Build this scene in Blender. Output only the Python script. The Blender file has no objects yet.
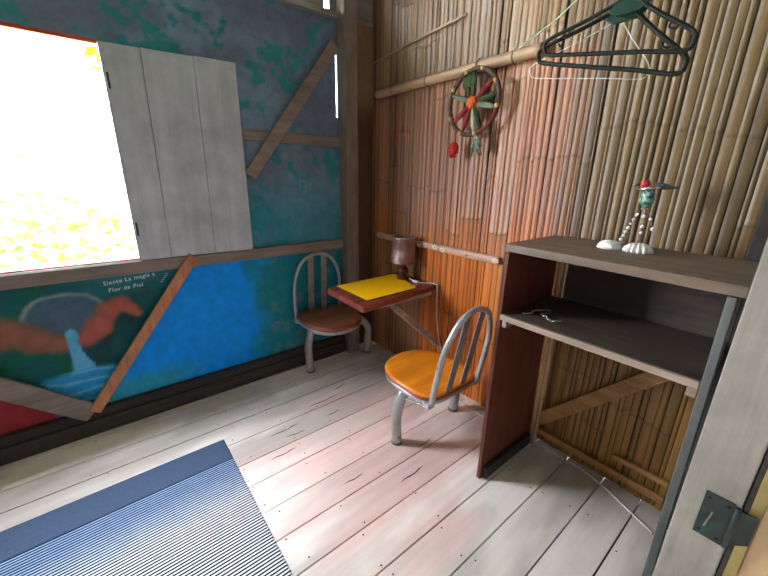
import bpy, bmesh, math, random
import numpy as np
from mathutils import Vector, Matrix
random.seed(7)
rng = np.random.default_rng(7)
C = bpy.context.scene.collection
SC = bpy.context.scene
PI = math.pi

# ------------------------------------------------------------------ colours
def lin(c):
    def f(v):
        v = v / 255.0
        return v / 12.92 if v <= 0.04045 else ((v + 0.055) / 1.055) ** 2.4
    return (f(c[0]), f(c[1]), f(c[2]), 1.0)

def lin_np(a):
    a = np.clip(np.asarray(a, float) / 255.0, 0, 1)
    return np.where(a <= 0.04045, a / 12.92, ((a + 0.055) / 1.055) ** 2.4)

# ------------------------------------------------------------------ materials
def new_mat(name):
    m = bpy.data.materials.new(name); m.use_nodes = True
    nt = m.node_tree
    return m, nt, nt.nodes['Principled BSDF'], nt.nodes, nt.links

def mapping(nt, scale, coord='Object'):
    tc = nt.nodes.new('ShaderNodeTexCoord'); mp = nt.nodes.new('ShaderNodeMapping')
    mp.inputs['Scale'].default_value = scale
    nt.links.new(tc.outputs[coord], mp.inputs['Vector'])
    return mp.outputs['Vector']

def noise(nt, vec, scale=1.0, detail=5, rough=0.6, dist=0.0):
    n = nt.nodes.new('ShaderNodeTexNoise')
    n.inputs['Scale'].default_value = scale; n.inputs['Detail'].default_value = detail
    n.inputs['Roughness'].default_value = rough; n.inputs['Distortion'].default_value = dist
    nt.links.new(vec, n.inputs['Vector'])
    return n.outputs['Fac']

def ramp(nt, fac, stops):
    r = nt.nodes.new('ShaderNodeValToRGB')
    el = r.color_ramp.elements
    while len(el) < len(stops): el.new(0.5)
    for e, (p, c) in zip(el, stops):
        e.position = p; e.color = c
    nt.links.new(fac, r.inputs['Fac'])
    return r.outputs['Color']

def mix(nt, a, b, fac, mode='MIX'):
    x = nt.nodes.new('ShaderNodeMix'); x.data_type = 'RGBA'; x.blend_type = mode
    for v, s in ((a, x.inputs['A']), (b, x.inputs['B'])):
        if hasattr(v, 'is_linked') or hasattr(v, 'links'): nt.links.new(v, s)
        else: s.default_value = v
    f = x.inputs['Factor']
    if isinstance(fac, (int, float)): f.default_value = fac
    else: nt.links.new(fac, f)
    return x.outputs['Result']

def bump(nt, b, h, strength=0.3, dist=0.01):
    bp = nt.nodes.new('ShaderNodeBump')
    bp.inputs['Strength'].default_value = strength; bp.inputs['Distance'].default_value = dist
    nt.links.new(h, bp.inputs['Height']); nt.links.new(bp.outputs['Normal'], b.inputs['Normal'])

def wood(name, c1, c2, axis='x', rough=0.6, grain=1.0, bstr=0.25, patch=None, attr=False, spec=0.4, pscale=2.2):
    """timber: grain streaks along one axis, blotches, optional third colour in worn patches"""
    m, nt, b, N, Lk = new_mat(name)
    st = {'x': (2.0, 30, 30), 'y': (30, 2.0, 30), 'z': (30, 30, 2.0)}[axis]
    v = mapping(nt, tuple(s * grain for s in st))
    g = noise(nt, v, 1.0, 6, 0.65, 0.4)
    col = ramp(nt, g, [(0.3, lin(c1)), (0.7, lin(c2))])
    v2 = mapping(nt, (1, 1, 1))
    bl = noise(nt, v2, 6.0, 4, 0.6)
    col = mix(nt, col, ramp(nt, bl, [(0.3, (0.62, 0.62, 0.62, 1)), (0.65, (1, 1, 1, 1))]), 0.7, 'MULTIPLY')
    if patch:
        pn = noise(nt, v2, pscale, 5, 0.65)
        pf = ramp(nt, pn, [(0.46, (0, 0, 0, 1)), (0.6, (1, 1, 1, 1))])
        col = mix(nt, col, lin(patch), pf)
        nt.links.new(pf, N['Mix'].inputs['Factor']) if False else None
    if attr:
        a = N.new('ShaderNodeAttribute'); a.attribute_name = 'Col'
        col = mix(nt, col, a.outputs['Color'], 1.0, 'MULTIPLY')
    Lk.new(col, b.inputs['Base Color'])
    b.inputs['Roughness'].default_value = rough
    b.inputs['Specular IOR Level'].default_value = spec
    bump(nt, b, g, bstr, 0.004)
    return m

def plain(name, c, rough=0.5, metal=0.0, var=0.25, scale=14, c2=None, bstr=0.08, spec=0.5, coat=0.0):
    m, nt, b, N, Lk = new_mat(name)
    v = mapping(nt, (1, 1, 1))
    n = noise(nt, v, scale, 5, 0.6)
    l = lin(c)
    d = lin(c2) if c2 else tuple(x * (1 - var) for x in l[:3]) + (1,)
    col = ramp(nt, n, [(0.35, d), (0.62, l)])
    Lk.new(col, b.inputs['Base Color'])
    b.inputs['Roughness'].default_value = rough; b.inputs['Metallic'].default_value = metal
    b.inputs['Specular IOR Level'].default_value = spec
    b.inputs['Coat Weight'].default_value = coat
    bump(nt, b, n, bstr, 0.002)
    return m

def chipped(name, c, chip, rough=0.35, metal=0.0, lo=0.60, hi=0.64, scale=30):
    """paint with chips down to what is under it"""
    m, nt, b, N, Lk = new_mat(name)
    v = mapping(nt, (1, 1, 1))
    n = noise(nt, v, scale, 4, 0.55)
    f = ramp(nt, n, [(lo, (0, 0, 0, 1)), (hi, (1, 1, 1, 1))])
    n2 = noise(nt, v, 9, 4, 0.6)
    base = ramp(nt, n2, [(0.3, tuple(x * 0.7 for x in lin(c)[:3]) + (1,)), (0.6, lin(c))])
    Lk.new(mix(nt, base, lin(chip), f), b.inputs['Base Color'])
    b.inputs['Roughness'].default_value = rough; b.inputs['Metallic'].default_value = metal
    return m

def attr_mat(name, rough=0.6, streak=(30, 30, 2), amt=0.35, bstr=0.3, spec=0.4, nscale=1.0, dark=0.55):
    m, nt, b, N, Lk = new_mat(name)
    a = N.new('ShaderNodeAttribute'); a.attribute_name = 'Col'
    n = noise(nt, mapping(nt, streak), nscale, 6, 0.65, 0.3)
    k = ramp(nt, n, [(0.28, (dark, dark, dark, 1)), (0.66, (1.08, 1.08, 1.08, 1))])
    Lk.new(mix(nt, a.outputs['Color'], k, amt, 'MULTIPLY'), b.inputs['Base Color'])
    b.inputs['Roughness'].default_value = rough
    b.inputs['Specular IOR Level'].default_value = spec
    bump(nt, b, n, bstr, 0.003)
    return m

M = {}
M['floor'] = attr_mat('painted_floorboards', 0.36, (1.6, 22, 22), 0.5, 0.2, 0.5, 1.0, 0.72)
M['under'] = plain('dark_subfloor', (14, 11, 10), 0.9)
M['nail'] = plain('nail_head', (52, 44, 42), 0.5, 0.4)
M['mural'] = attr_mat('painted_wall', 0.75, (7, 7, 7), 0.55, 0.25, 0.25, 2.0, 0.6)
M['bamboo'] = attr_mat('split_bamboo', 0.42, (70, 70, 1.2), 0.8, 0.35, 0.5, 1.0, 0.55)
M['cane'] = wood('round_bamboo', (160, 124, 102), (204, 166, 142), 'y', 0.45, 0.7)
M['cane_node'] = plain('bamboo_node', (104, 82, 58), 0.6)
M['rail'] = wood('pale_pink_rail', (196, 150, 128), (226, 186, 164), 'y', 0.6)
M['knot'] = plain('pale_knot', (232, 214, 188), 0.6)
M['nail'] = plain('nail_head', (40, 34, 32), 0.5, 0.6)
M['timber'] = wood('brown_timber', (120, 106, 98), (152, 136, 126), 'x', 0.7)
M['timber_z'] = wood('brown_post', (112, 96, 86), (144, 124, 110), 'z', 0.7)
M['orange_timber'] = wood('orange_brown_timber', (176, 110, 74), (214, 148, 108), 'z', 0.65)
M['grey_timber'] = wood('grey_timber', (126, 120, 116), (170, 164, 158), 'x', 0.75)
M['dark_timber'] = wood('dark_timber', (44, 41, 38), (66, 61, 57), 'x', 0.8)
M['brown_brace'] = wood('tan_timber', (150, 104, 62), (196, 146, 94), 'y', 0.65)
M['shutter'] = wood('weathered_shutter', (172, 176, 188), (196, 200, 210), 'z', 0.6, 0.5, 0.1)
M['red_paint'] = chipped('red_paint', (168, 48, 48), (120, 80, 70), 0.5)
M['plain_white'] = plain('plain_white', (236, 234, 230), 0.5)
M['plank'] = wood('pale_door_jamb', (138, 130, 124), (176, 168, 160), 'z', 0.65, 0.6, 0.2)
M['wall_plain'] = wood('rough_boards', (100, 94, 90), (132, 125, 120), 'z', 0.8, 0.5)
M['ceiling'] = wood('roof_boards', (84, 82, 80), (116, 112, 110), 'x', 0.8, 0.5)
M['tan_board'] = wood('tan_door_brace', (196, 160, 122), (222, 190, 150), 'z', 0.6, 0.6, 0.1)
M['door'] = plain('cream_yellow_paint', (226, 204, 132), 0.55, 0, 0.15, 6)
M['shelf_top'] = wood('shelf_timber', (98, 82, 70), (130, 110, 94), 'y', 0.55, 0.8)
M['shelf_edge'] = wood('lit_shelf_edge', (140, 120, 108), (176, 154, 138), 'y', 0.5, 0.8)
M['shelf_dark'] = wood('shaded_shelf_board', (60, 52, 46), (86, 74, 64), 'y', 0.6, 0.8)  # shade below the top board is put into this colour
M['shelf_side'] = wood('red_brown_board', (88, 44, 34), (118, 64, 48), 'z', 0.4, 0.7, 0.15)
M['shelf_post'] = wood('grey_green_post', (84, 86, 86), (112, 114, 112), 'z', 0.6, 0.7)
M['pale_cane'] = wood('pale_cane', (196, 160, 126), (226, 194, 160), 'z', 0.45)
M['steel'] = chipped('grey_chair_enamel', (178, 176, 178), (92, 84, 80), 0.3, 0.35, 0.66, 0.70, 26)
M['steel_slat'] = plain('grey_slat', (152, 150, 150), 0.35, 0.4)
M['seat_orange'] = wood('varnished_orange_seat', (205, 110, 18), (238, 150, 36), 'x', 0.28, 0.35, 0.08, None, False, 0.5)
M['seat_brown'] = wood('varnished_brown_seat', (120, 70, 46), (156, 98, 68), 'x', 0.3, 0.35, 0.08)
M['seat_rim'] = plain('red_brown_rim', (150, 66, 52), 0.4)
M['foot'] = plain('worn_foot_plate', (124, 112, 106), 0.7)
M['table'] = wood('reddish_varnish', (106, 46, 36), (142, 66, 50), 'x', 0.22, 0.5, 0.1, None, False, 0.6)
M['yellow'] = plain('yellow_laminate', (255, 194, 2), 0.4, 0, 0.06, 8)
M['black'] = plain('black_line', (24, 20, 18), 0.6)
M['brace'] = wood('pale_brace', (150, 134, 122), (188, 170, 156), 'x', 0.6)
M['lamp_shade'] = chipped('dull_metal_shade', (140, 96, 92), (176, 164, 164), 0.42, 0.25, 0.50, 0.72, 9)
M['lamp_rim'] = plain('bright_rim', (206, 200, 196), 0.25, 0.8)
M['lamp_base'] = wood('dark_turned_wood', (70, 34, 28), (104, 54, 42), 'z', 0.3, 0.8)
M['bulb'] = plain('bulb_glass', (226, 222, 214), 0.2)
M['cord'] = plain('white_cord', (240, 236, 232), 0.5)
M['hanger'] = plain('black_green_plastic', (24, 28, 28), 0.6, spec=0.25)
M['hanger_teal'] = plain('dark_green_plastic', (12, 52, 44), 0.6, spec=0.25)
M['wire'] = plain('pale_wire', (206, 204, 198), 0.35, 0.5)
M['string'] = plain('pale_green_string', (168, 194, 164), 0.7)
M['dc_ring'] = plain('brown_yarn', (92, 70, 58), 0.9, 0, 0.5, 60)
M['dc_red'] = plain('crimson_yarn', (146, 40, 50), 0.9, 0, 0.3, 60)
M['dc_teal'] = plain('grey_green_yarn', (122, 132, 114), 0.9, 0, 0.3, 60)
M['dc_green'] = plain('dark_green_yarn', (54, 74, 44), 0.9, 0, 0.3, 60)
M['dc_white'] = plain('off_white_yarn', (186, 180, 160), 0.9, 0, 0.3, 60)
M['dc_orange'] = plain('orange_wool', (222, 98, 44), 0.9, 0, 0.3, 60)
M['bead_wood'] = plain('pale_wooden_bead', (206, 170, 112), 0.5)
M['pom'] = plain('red_wool', (202, 44, 40), 0.95, 0, 0.35, 90)
M['shell'] = plain('white_shell', (240, 236, 232), 0.35, 0, 0.05, 20)
M['shell_ribbed'] = plain('ribbed_shell', (246, 244, 246), 0.35, 0, 0.05, 20)
M['bird_green'] = plain('speckled_green_glaze', (40, 92, 76), 0.25, 0, 0.0, 60, (160, 190, 178))
M['bird_red'] = plain('red_glaze', (196, 48, 56), 0.3)
M['bird_dark'] = plain('dark_wing', (46, 56, 54), 0.5)
M['silver'] = plain('silver_wire', (222, 220, 216), 0.2, 0.9)
M['hinge'] = chipped('green_black_iron', (50, 58, 56), (26, 84, 74), 0.6, 0.3, 0.55, 0.72, 24)
M['glass_bead'] = plain('white_glass_bead', (238, 236, 234), 0.12, 0, 0.05)
M['hinge_pin'] = plain('worn_iron', (150, 140, 140), 0.35, 0.7)
M['grass'] = plain('pale_grass', (170, 190, 96), 0.9, 0, 0.3, 3)
M['writing'] = plain('white_wall_paint', (226, 238, 244), 0.6)
M['bark'] = plain('pale_bark', (150, 136, 112), 0.9)

def leaf_mat(name, c1, c2):
    m, nt, b, N, Lk = new_mat(name)
    v = mapping(nt, (1, 1, 1))
    col = ramp(nt, noise(nt, v, 2.2, 3, 0.6), [(0.35, lin(c1)), (0.65, lin(c2))])
    d = N.new('ShaderNodeBsdfDiffuse'); t = N.new('ShaderNodeBsdfTranslucent'); s = N.new('ShaderNodeMixShader')
    Lk.new(col, d.inputs['Color']); Lk.new(col, t.inputs['Color'])
    s.inputs['Fac'].default_value = 0.45
    Lk.new(d.outputs[0], s.inputs[1]); Lk.new(t.outputs[0], s.inputs[2])
    Lk.new(s.outputs[0], N['Material Output'].inputs['Surface'])
    return m
M['leaf_pale'] = leaf_mat('pale_sunlit_leaf', (150, 170, 80), (214, 214, 170))
M['leaf_yellow'] = leaf_mat('yellow_green_leaf', (104, 112, 6), (130, 134, 14))
M['leaf_green'] = leaf_mat('fresh_green_leaf', (40, 84, 22), (112, 122, 48))

# ------------------------------------------------------------------ mesh building
class MB:
    def __init__(s): s.v = []; s.f = []; s.sm = []; s.mi = []; s.cur = 0
    def add(s, vs, fs, smooth=False):
        o = len(s.v); s.v += [tuple(v) for v in vs]
        for f in fs:
            s.f.append(tuple(i + o for i in f)); s.sm.append(smooth); s.mi.append(s.cur)
        return s
    def box(s, x0, x1, y0, y1, z0, z1):
        v = [(x, y, z) for x in (x0, x1) for y in (y0, y1) for z in (z0, z1)]
        return s.add(v, [(0, 1, 3, 2), (4, 6, 7, 5), (0, 4, 5, 1), (2, 3, 7, 6), (0, 2, 6, 4), (1, 5, 7, 3)])
    def prism(s, pts, d):
        """planar polygon pts extruded by vector d"""
        n = len(pts); d = Vector(d)
        v = [Vector(p) for p in pts] + [Vector(p) + d for p in pts]
        f = [tuple(range(n - 1, -1, -1)), tuple(range(n, 2 * n))]
        f += [(i, (i + 1) % n, (i + 1) % n + n, i + n) for i in range(n)]
        return s.add(v, f)
    def bar(s, a, b, w, h, up=(0, 0, 1)):
        """rectangular bar from a to b; w across, h along up"""
        a = Vector(a); b = Vector(b); t = (b - a).normalized()
        r = t.cross(Vector(up)).normalized(); u = r.cross(t)
        q = [r * (w / 2) + u * (h / 2), r * (w / 2) - u * (h / 2), -r * (w / 2) - u * (h / 2), -r * (w / 2) + u * (h / 2)]
        return s.prism([a + k for k in q], b - a)
    def tube(s, pts, r, n=10, closed=False, cap=True, smooth=True):
        P = [Vector(p) for p in pts]; m = len(P)
        R = r if isinstance(r, (list, tuple)) else [r] * m
        T = []
        for i in range(m):
            a = P[(i - 1) % m] if (closed or i > 0) else P[i]
            b = P[(i + 1) % m] if (closed or i < m - 1) else P[i]
            t = b - a
            T.append(t.normalized() if t.length > 1e-9 else Vector((0, 0, 1)))
        ref = Vector((0, 0, 1)) if abs(T[0].z) < 0.9 else Vector((1, 0, 0))
        u = T[0].cross(ref).normalized()
        vs = []
        for i in range(m):
            u = (u - T[i] * u.dot(T[i]))
            u = u.normalized() if u.length > 1e-6 else T[i].orthogonal().normalized()
            w = T[i].cross(u)
            for k in range(n):
                a = 2 * PI * k / n
                vs.append(P[i] + (u * math.cos(a) + w * math.sin(a)) * R[i])
        fs = []
        for i in range(m if closed else m - 1):
            j = (i + 1) % m
            for k in range(n):
                fs.append((i * n + k, i * n + (k + 1) % n, j * n + (k + 1) % n, j * n + k))
        s.add(vs, fs, smooth)
        if cap and not closed:
            o = len(s.v) - m * n
            for base, rev in ((0, True), ((m - 1) * n, False)):
                idx = [o + base + k for k in range(n)]
                s.f.append(tuple(reversed(idx) if rev else idx)); s.sm.append(False); s.mi.append(s.cur)
        return s
    def lathe(s, prof, c=(0, 0, 0), n=28, smooth=True):
        """profile of (radius, z), revolved about the vertical through c"""
        vs = []; m = len(prof)
        for r, z in prof:
            for k in range(n):
                a = 2 * PI * k / n
                vs.append((c[0] + r * math.cos(a), c[1] + r * math.sin(a), c[2] + z))
        fs = [(i * n + k, i * n + (k + 1) % n, (i + 1) * n + (k + 1) % n, (i + 1) * n + k) for i in range(m - 1) for k in range(n)]
        return s.add(vs, fs, smooth)
    def ball(s, c, r, n=14, m=9, mat=None):
        r = r if isinstance(r, (tuple, list)) else (r, r, r)
        vs = []; c = Vector(c)
        for i in range(m + 1):
            t = PI * i / m
            for k in range(n):
                a = 2 * PI * k / n
                p = Vector((r[0] * math.sin(t) * math.cos(a), r[1] * math.sin(t) * math.sin(a), -r[2] * math.cos(t)))
                if mat: p = mat @ p
                vs.append(c + p)
        fs = [(i * n + k, i * n + (k + 1) % n, (i + 1) * n + (k + 1) % n, (i + 1) * n + k) for i in range(m) for k in range(n)]
        return s.add(vs, fs, True)
    def build(s, name, mat, parent=None, bevel=0, kind=None, label=None, seg=2, colors=None):
        me = bpy.data.meshes.new(name)
        base = Vector((0, 0, 0))
        if parent is not None: base = world_base(parent)
        me.from_pydata([Vector(v) - base for v in s.v], [], s.f)
        me.polygons.foreach_set('use_smooth', s.sm)
        for m in (mat if isinstance(mat, (list, tuple)) else [mat]): me.materials.append(m)
        me.polygons.foreach_set('material_index', s.mi)
        if colors is not None:
            ca = me.color_attributes.new('Col', 'FLOAT_COLOR', 'POINT')
            a = np.ones((len(s.v), 4), np.float32); a[:, :3] = colors
            ca.data.foreach_set('color', a.ravel())
        me.validate(); me.update()
        bm = bmesh.new(); bm.from_mesh(me); bmesh.ops.recalc_face_normals(bm, faces=bm.faces); bm.to_mesh(me); bm.free()
        o = bpy.data.objects.new(name, me); C.objects.link(o)
        if parent is not None: o.parent = parent
        if bevel:
            b = o.modifiers.new('bevel', 'BEVEL'); b.width = bevel; b.segments = seg; b.limit_method = 'ANGLE'
            b.angle_limit = math.radians(40)
        if kind: o['kind'] = kind
        if label: o['label'] = label
        return o

def world_base(o):
    b = Vector((0, 0, 0))
    while o is not None:
        b += o.location; o = o.parent
    return b

def thing(name, label, cat, loc, group=None):
    o = bpy.data.objects.new(name, None); C.objects.link(o)
    o.location = loc; o.empty_display_size = 0.05
    o['label'] = label; o['category'] = cat
    if group: o['group'] = group
    return o

def tag(o, label, cat, group=None):
    o['label'] = label; o['category'] = cat
    if group: o['group'] = group
    return o

def smooth_path(pts, n=8):
    """Catmull-Rom through pts"""
    P = [Vector(p) for p in pts]; P = [P[0] * 2 - P[1]] + P + [P[-1] * 2 - P[-2]]
    out = []
    for i in range(1, len(P) - 2):
        for k in range(n):
            t = k / n
            a, b, c, d = P[i - 1], P[i], P[i + 1], P[i + 2]
            out.append(0.5 * ((2 * b) + (c - a) * t + (2 * a - 5 * b + 4 * c - d) * t * t + (3 * b - a - 3 * c + d) * t ** 3))
    out.append(P[-2])
    return out

XW, YW = 1.985, 2.65          # bamboo wall plane, painted wall plane

# ------------------------------------------------------------------ the setting
def value_noise(p, q, s, seed):
    """smooth 2-D value noise for the pigments"""
    r = np.random.default_rng(seed); G = r.random((96, 96))
    a = p / s + 40; b = q / s + 40
    i = np.floor(a).astype(int); j = np.floor(b).astype(int)
    u = a - i; v = b - j; u = u * u * (3 - 2 * u); v = v * v * (3 - 2 * v)
    g = lambda x, y: G[x % 96, y % 96]
    return (g(i, j) * (1 - u) + g(i + 1, j) * u) * (1 - v) + (g(i, j + 1) * (1 - u) + g(i + 1, j + 1) * u) * v

def fbm(p, q, s, seed, n=4):
    t = 0; w = 0
    for k in range(n):
        t = t + value_noise(p, q, s / 2 ** k, seed + k) * 0.55 ** k; w += 0.55 ** k
    return t / w

def sst(x, a, b):
    t = np.clip((x - a) / (b - a), 0, 1); return t * t * (3 - 2 * t)

# floor: boards that run along the painted wall
def build_floor():
    gaps = [2.75, 2.56, 2.365, 2.19, 1.985, 1.775, 1.60, 1.40, 1.225, 1.033, 0.828, 0.632, 0.435, 0.255, 0.07, -0.12, -0.31, -0.5, -0.7]
    b = MB(); cols = []
    for hi, lo in zip(gaps[:-1], gaps[1:]):
        g = random.uniform(0.0028, 0.0048)
        dz = random.uniform(-0.0015, 0.0)
        ny, nx = 6, 90
        xs = np.linspace(-2.45, 2.05, nx + 1); tone = random.uniform(0.92, 1.06)
        ys = np.linspace(lo + g, hi - g, ny + 1)
        o = len(b.v)
        vs = []
        for x in xs:
            for j, y in enumerate(ys):
                vs.append((x, y, dz - (0.002 if j in (0, ny) else 0)))
            vs.append((x, hi - g, -0.03)); vs.append((x, lo + g, -0.03))
        st = ny + 3
        fs = []
        for i in range(nx):
            for j in range(ny): fs.append((i * st + j, (i + 1) * st + j, (i + 1) * st + j + 1, i * st + j + 1))
            fs.append((i * st + ny, (i + 1) * st + ny, (i + 1) * st + ny + 1, i * st + ny + 1))
            fs.append((i * st + 0, i * st + ny + 2, (i + 1) * st + ny + 2, (i + 1) * st + 0))
        b.add(vs, fs)
        cols += [tone] * len(vs)
    V = np.array(b.v); x, y = V[:, 0], V[:, 1]
    grey = np.array([208, 198, 190.0]); pale = np.array([248, 238, 230.0]); pink = np.array([232, 192, 186.0])
    k = fbm(x, y * 2.5, 0.5, 3)
    c = grey + (pale - grey) * sst(k, 0.35, 0.65)[:, None]
    # pinkish colour cast painted into the boards around the chairs
    pk = sst(1.0 - np.hypot((x - 1.05) / 1.0, (y - 1.35) / 0.85) + (fbm(x, y * 3, 0.35, 21) - 0.5) * 1.2, 0.0, 0.75)
    c = c + (pink - c) * (0.8 * pk)[:, None]
    c = c * np.array(cols)[:, None]
    fl = b.build('floor', M['floor'], kind='structure', colors=lin_np(c))
    rn = random.Random(12); q = MB()
    for hi, lo in zip(gaps[:-1], gaps[1:]):
        for xj in (-1.6, -0.95, -0.25, 0.42, 0.72, 1.02, 1.62):
            for yy in (hi - 0.03, lo + 0.03):
                if rn.random() < 0.25: continue
                x0, y0 = xj + rn.uniform(-0.05, 0.05), yy + rn.uniform(-0.015, 0.015)
                q.lathe([(0.0, 0.0012), (0.0035, 0.001), (0.0042, 0.0)], (x0, y0, 0.0), 8)
    sc_ = MB()
    for x0, y0, L, a in ((0.62, 1.90, 0.20, 0.05), (0.70, 1.835, 0.13, -0.10), (0.95, 2.03, 0.26, 0.03), (1.02, 1.86, 0.10, 0.12), (1.22, 2.10, 0.12, 0.3), (0.55, 1.71, 0.16, 0.02), (1.30, 1.25, 0.14, 0.06), (1.05, 1.12, 0.18, 0.03), (0.80, 1.30, 0.12, -0.05)):
        P = [(x0 + L * t * math.cos(a), y0 + L * t * math.sin(a) + 0.004 * math.sin(9 * t), 0.0004) for t in (0, 0.2, 0.4, 0.6, 0.8, 1)]
        sc_.tube(P, [0.0004, 0.0018, 0.0024, 0.0016, 0.0022, 0.0004], 6)
    g_ = sc_.build('scratches', M['nail'], fl); g_['kind'] = 'stuff'
    nl = q.build('nail_heads', M['nail'], fl); nl['kind'] = 'stuff'
    return fl
build_floor()
b = MB(); b.box(-2.5, 2.1, -0.7, 2.75, -0.08, -0.031); b.build('floor', M['under'], kind='structure')

# painted wall with its window hole and the slit of daylight beside the post
def build_wall_north():
    def grid(edges, step):
        out = []
        for a, c in zip(edges[:-1], edges[1:]):
            n = max(1, int(round((c - a) / step))); out += list(np.linspace(a, c, n, endpoint=False))
        return np.array(out + [edges[-1]])
    wx0, wx1, wz0, wz1 = -0.53, 0.165, 1.10, 2.262
    sx0, sx1, sz0, sz1 = 1.632, 1.637, 2.06, 2.52
    xs = grid([-2.45, -0.9, wx0, wx1, sx0, sx1, 2.0], 0.011)
    zs = grid([0.0, wz0, sz0, wz1, sz1, 2.75], 0.011)
    nx, nz = len(xs), len(zs)
    X, Z = np.meshgrid(xs, zs, indexing='ij'); X = X.ravel(); Z = Z.ravel()
    b = MB()
    b.v = [(x, YW, z) for x, z in zip(X, Z)]
    fs = []
    for i in range(nx - 1):
        xm = (xs[i] + xs[i + 1]) / 2
        for j in range(nz - 1):
            zm = (zs[j] + zs[j + 1]) / 2
            if wx0 < xm < wx1 and wz0 < zm < wz1: continue
            if sx0 < xm < sx1 and sz0 < zm < sz1: continue
            fs.append((i * nz + j, (i + 1) * nz + j, (i + 1) * nz + j + 1, i * nz + j + 1))
    b.f = fs; b.sm = [False] * len(fs); b.mi = [0] * len(fs)
    # thickness behind, in big pieces
    y0, y1 = YW, YW + 0.045
    sb = sx1 + 0.06
    for q in ((-2.45, wx0, 0, 2.75), (wx1, sx0, 0, 2.75), (sb, 2.0, 0, 2.75), (wx0, wx1, 0, wz0), (wx0, wx1, wz1, 2.75), (sx0, sb, 0, sz0), (sx0, sb, sz1, 2.75)):
        o = len(b.v); b.box(q[0], q[1], y0 + 0.004, y1, q[2], q[3])
    n0 = len(X)
    V = np.array(b.v); x = V[:, 0]; z = V[:, 2]
    wob = (fbm(x, z, 0.12, 50) - 0.5) * 0.035
    xx = x + wob; zz = z + (fbm(x, z, 0.12, 60) - 0.5) * 0.035
    def lay(c, col, a): return c + (np.array(col, float) - c) * np.clip(a, 0, 1)[:, None]
    def seg(ax, az, bx, bz):
        dx, dz = bx - ax, bz - az; t = np.clip(((xx - ax) * dx + (zz - az) * dz) / (dx * dx + dz * dz), 0, 1)
        return np.hypot(xx - ax - t * dx, zz - az - t * dz), t
    # upper wall: slate paint with teal patches
    n1 = fbm(x, z, 0.35, 11); n2 = fbm(x, z, 0.16, 17, 6); n3 = fbm(x, z, 0.045, 23)
    c = np.tile(np.array([118, 140, 168.0]), (len(x), 1))
    c = lay(c, (104, 116, 140), sst(n1, 0.4, 0.65))
    c = lay(c, (24, 136, 140), sst(n2 + 0.55 * (n3 - 0.5), 0.52, 0.68) * 0.7)
    c = lay(c, (40, 134, 156), sst(z, 1.75, 1.2) * 0.6)
    # lower part
    low = z < 1.03
    d = np.tile(np.array([24, 92, 96.0]), (len(x), 1))
    d = lay(d, (16, 100, 70), sst(n2, 0.45, 0.6))
    d = lay(d, (30, 50, 60), sst(n1, 0.5, 0.7) * 0.6)
    d = lay(d, (60, 130, 148), sst(zz, 0.80, 1.0) * sst(xx, -0.35, 0.1) * 0.8)
    # dish of water held in two arms
    e = np.hypot((xx + 0.245) / 0.185, (zz - 0.80) / 0.135)
    d = lay(d, (78, 100, 122), sst(e, 1.04, 0.86) * 0.85)
    d = lay(d, (84, 100, 132), sst(e, 0.8, 0.3) * sst(n2, 0.35, 0.6))
    d = lay(d, (124, 142, 146), sst(abs(e - 0.95), 0.11, 0.02) * sst(zz, 0.76, 0.84))
    for pts, col in (([(-0.62, 0.70, .07), (-0.50, 0.76, .085), (-0.40, 0.69, .08), (-0.30, 0.635, .065), (-0.262, 0.63, .055)], (136, 92, 76)),
                     ([(-0.175, 0.64, .062), (-0.11, 0.70, .07), (-0.045, 0.785, .06), (0.015, 0.815, .05), (0.06, 0.785, .038), (0.10, 0.742, .024)], (172, 92, 80))):
        for (ax, az, ar), (bx, bz, br) in zip(pts[:-1], pts[1:]):
            q, t = seg(ax, az, bx, bz); r = ar + (br - ar) * t
            d = lay(d, col, sst(q, r * 1.35, r * 0.5))
            d = lay(d, (190, 112, 96), sst(q, r * 0.8, r * 0.1) * 0.35)
    # water running down into a pool
    for pts in ([(-0.245, 0.70, .026), (-0.24, 0.56, .03), (-0.225, 0.45, .05), (-0.235, 0.38, .09)],):
        for (ax, az, ar), (bx, bz, br) in zip(pts[:-1], pts[1:]):
            q, t = seg(ax, az, bx, bz); r = ar + (br - ar) * t
            d = lay(d, (96, 178, 224), sst(q, r * 1.1, r * 0.8))
    pool = sst(zz - 0.25 * np.abs(xx + 0.25) * 0, 0.455, 0.42) * sst(np.abs(xx + 0.25), 0.19, 0.15)
    d = lay(d, (44, 152, 222), pool)
    d = lay(d, (110, 190, 232), pool * sst(np.sin(zz * 95 + xx * 20 + 6 * n2), 0.45, 0.9))
    # red corner below the left brace
    d = lay(d, (150, 44, 54), sst(zz - (0.46 - (xx + 0.6) * 0.80), 0.02, -0.02) * sst(xx, -0.36, -0.42))
    # right of the orange brace: bright blue fading to teal
    edge = 0.44 + (z - 1.07) * 0.745
    r_ = xx > edge
    f = np.tile(np.array([6, 150, 255.0]), (len(x), 1))
    f = lay(f, (0, 156, 255), sst(n1, 0.45, 0.7) * 0.4)
    f = lay(f, (26, 128, 146), sst(xx + 0.35 * (n2 - 0.5), 0.78, 0.98))
    f = lay(f, (96, 130, 146), sst(fbm(x, z, 0.1, 70), 0.52, 0.7) * sst(xx, 0.8, 1.0) * 0.7)
    f = lay(f, (58, 158, 186), sst(zz, 0.36, 0.24) * sst(xx, 0.5, 0.2) * 0.8)
    d = np.where((x > edge)[:, None], f, d)
    c = np.where(low[:, None], d, c)
    c = lay(c, (96, 74, 58), sst(x, 1.70, 1.72))
    c = lay(c, (150, 122, 98), sst(x, 1.70, 1.72) * sst(z, 2.0, 2.3))
    c = np.clip(c, 0, 255)
    return b.build('wall_north', M['mural'], kind='structure', colors=lin_np(c))
wall_n = build_wall_north()

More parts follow.
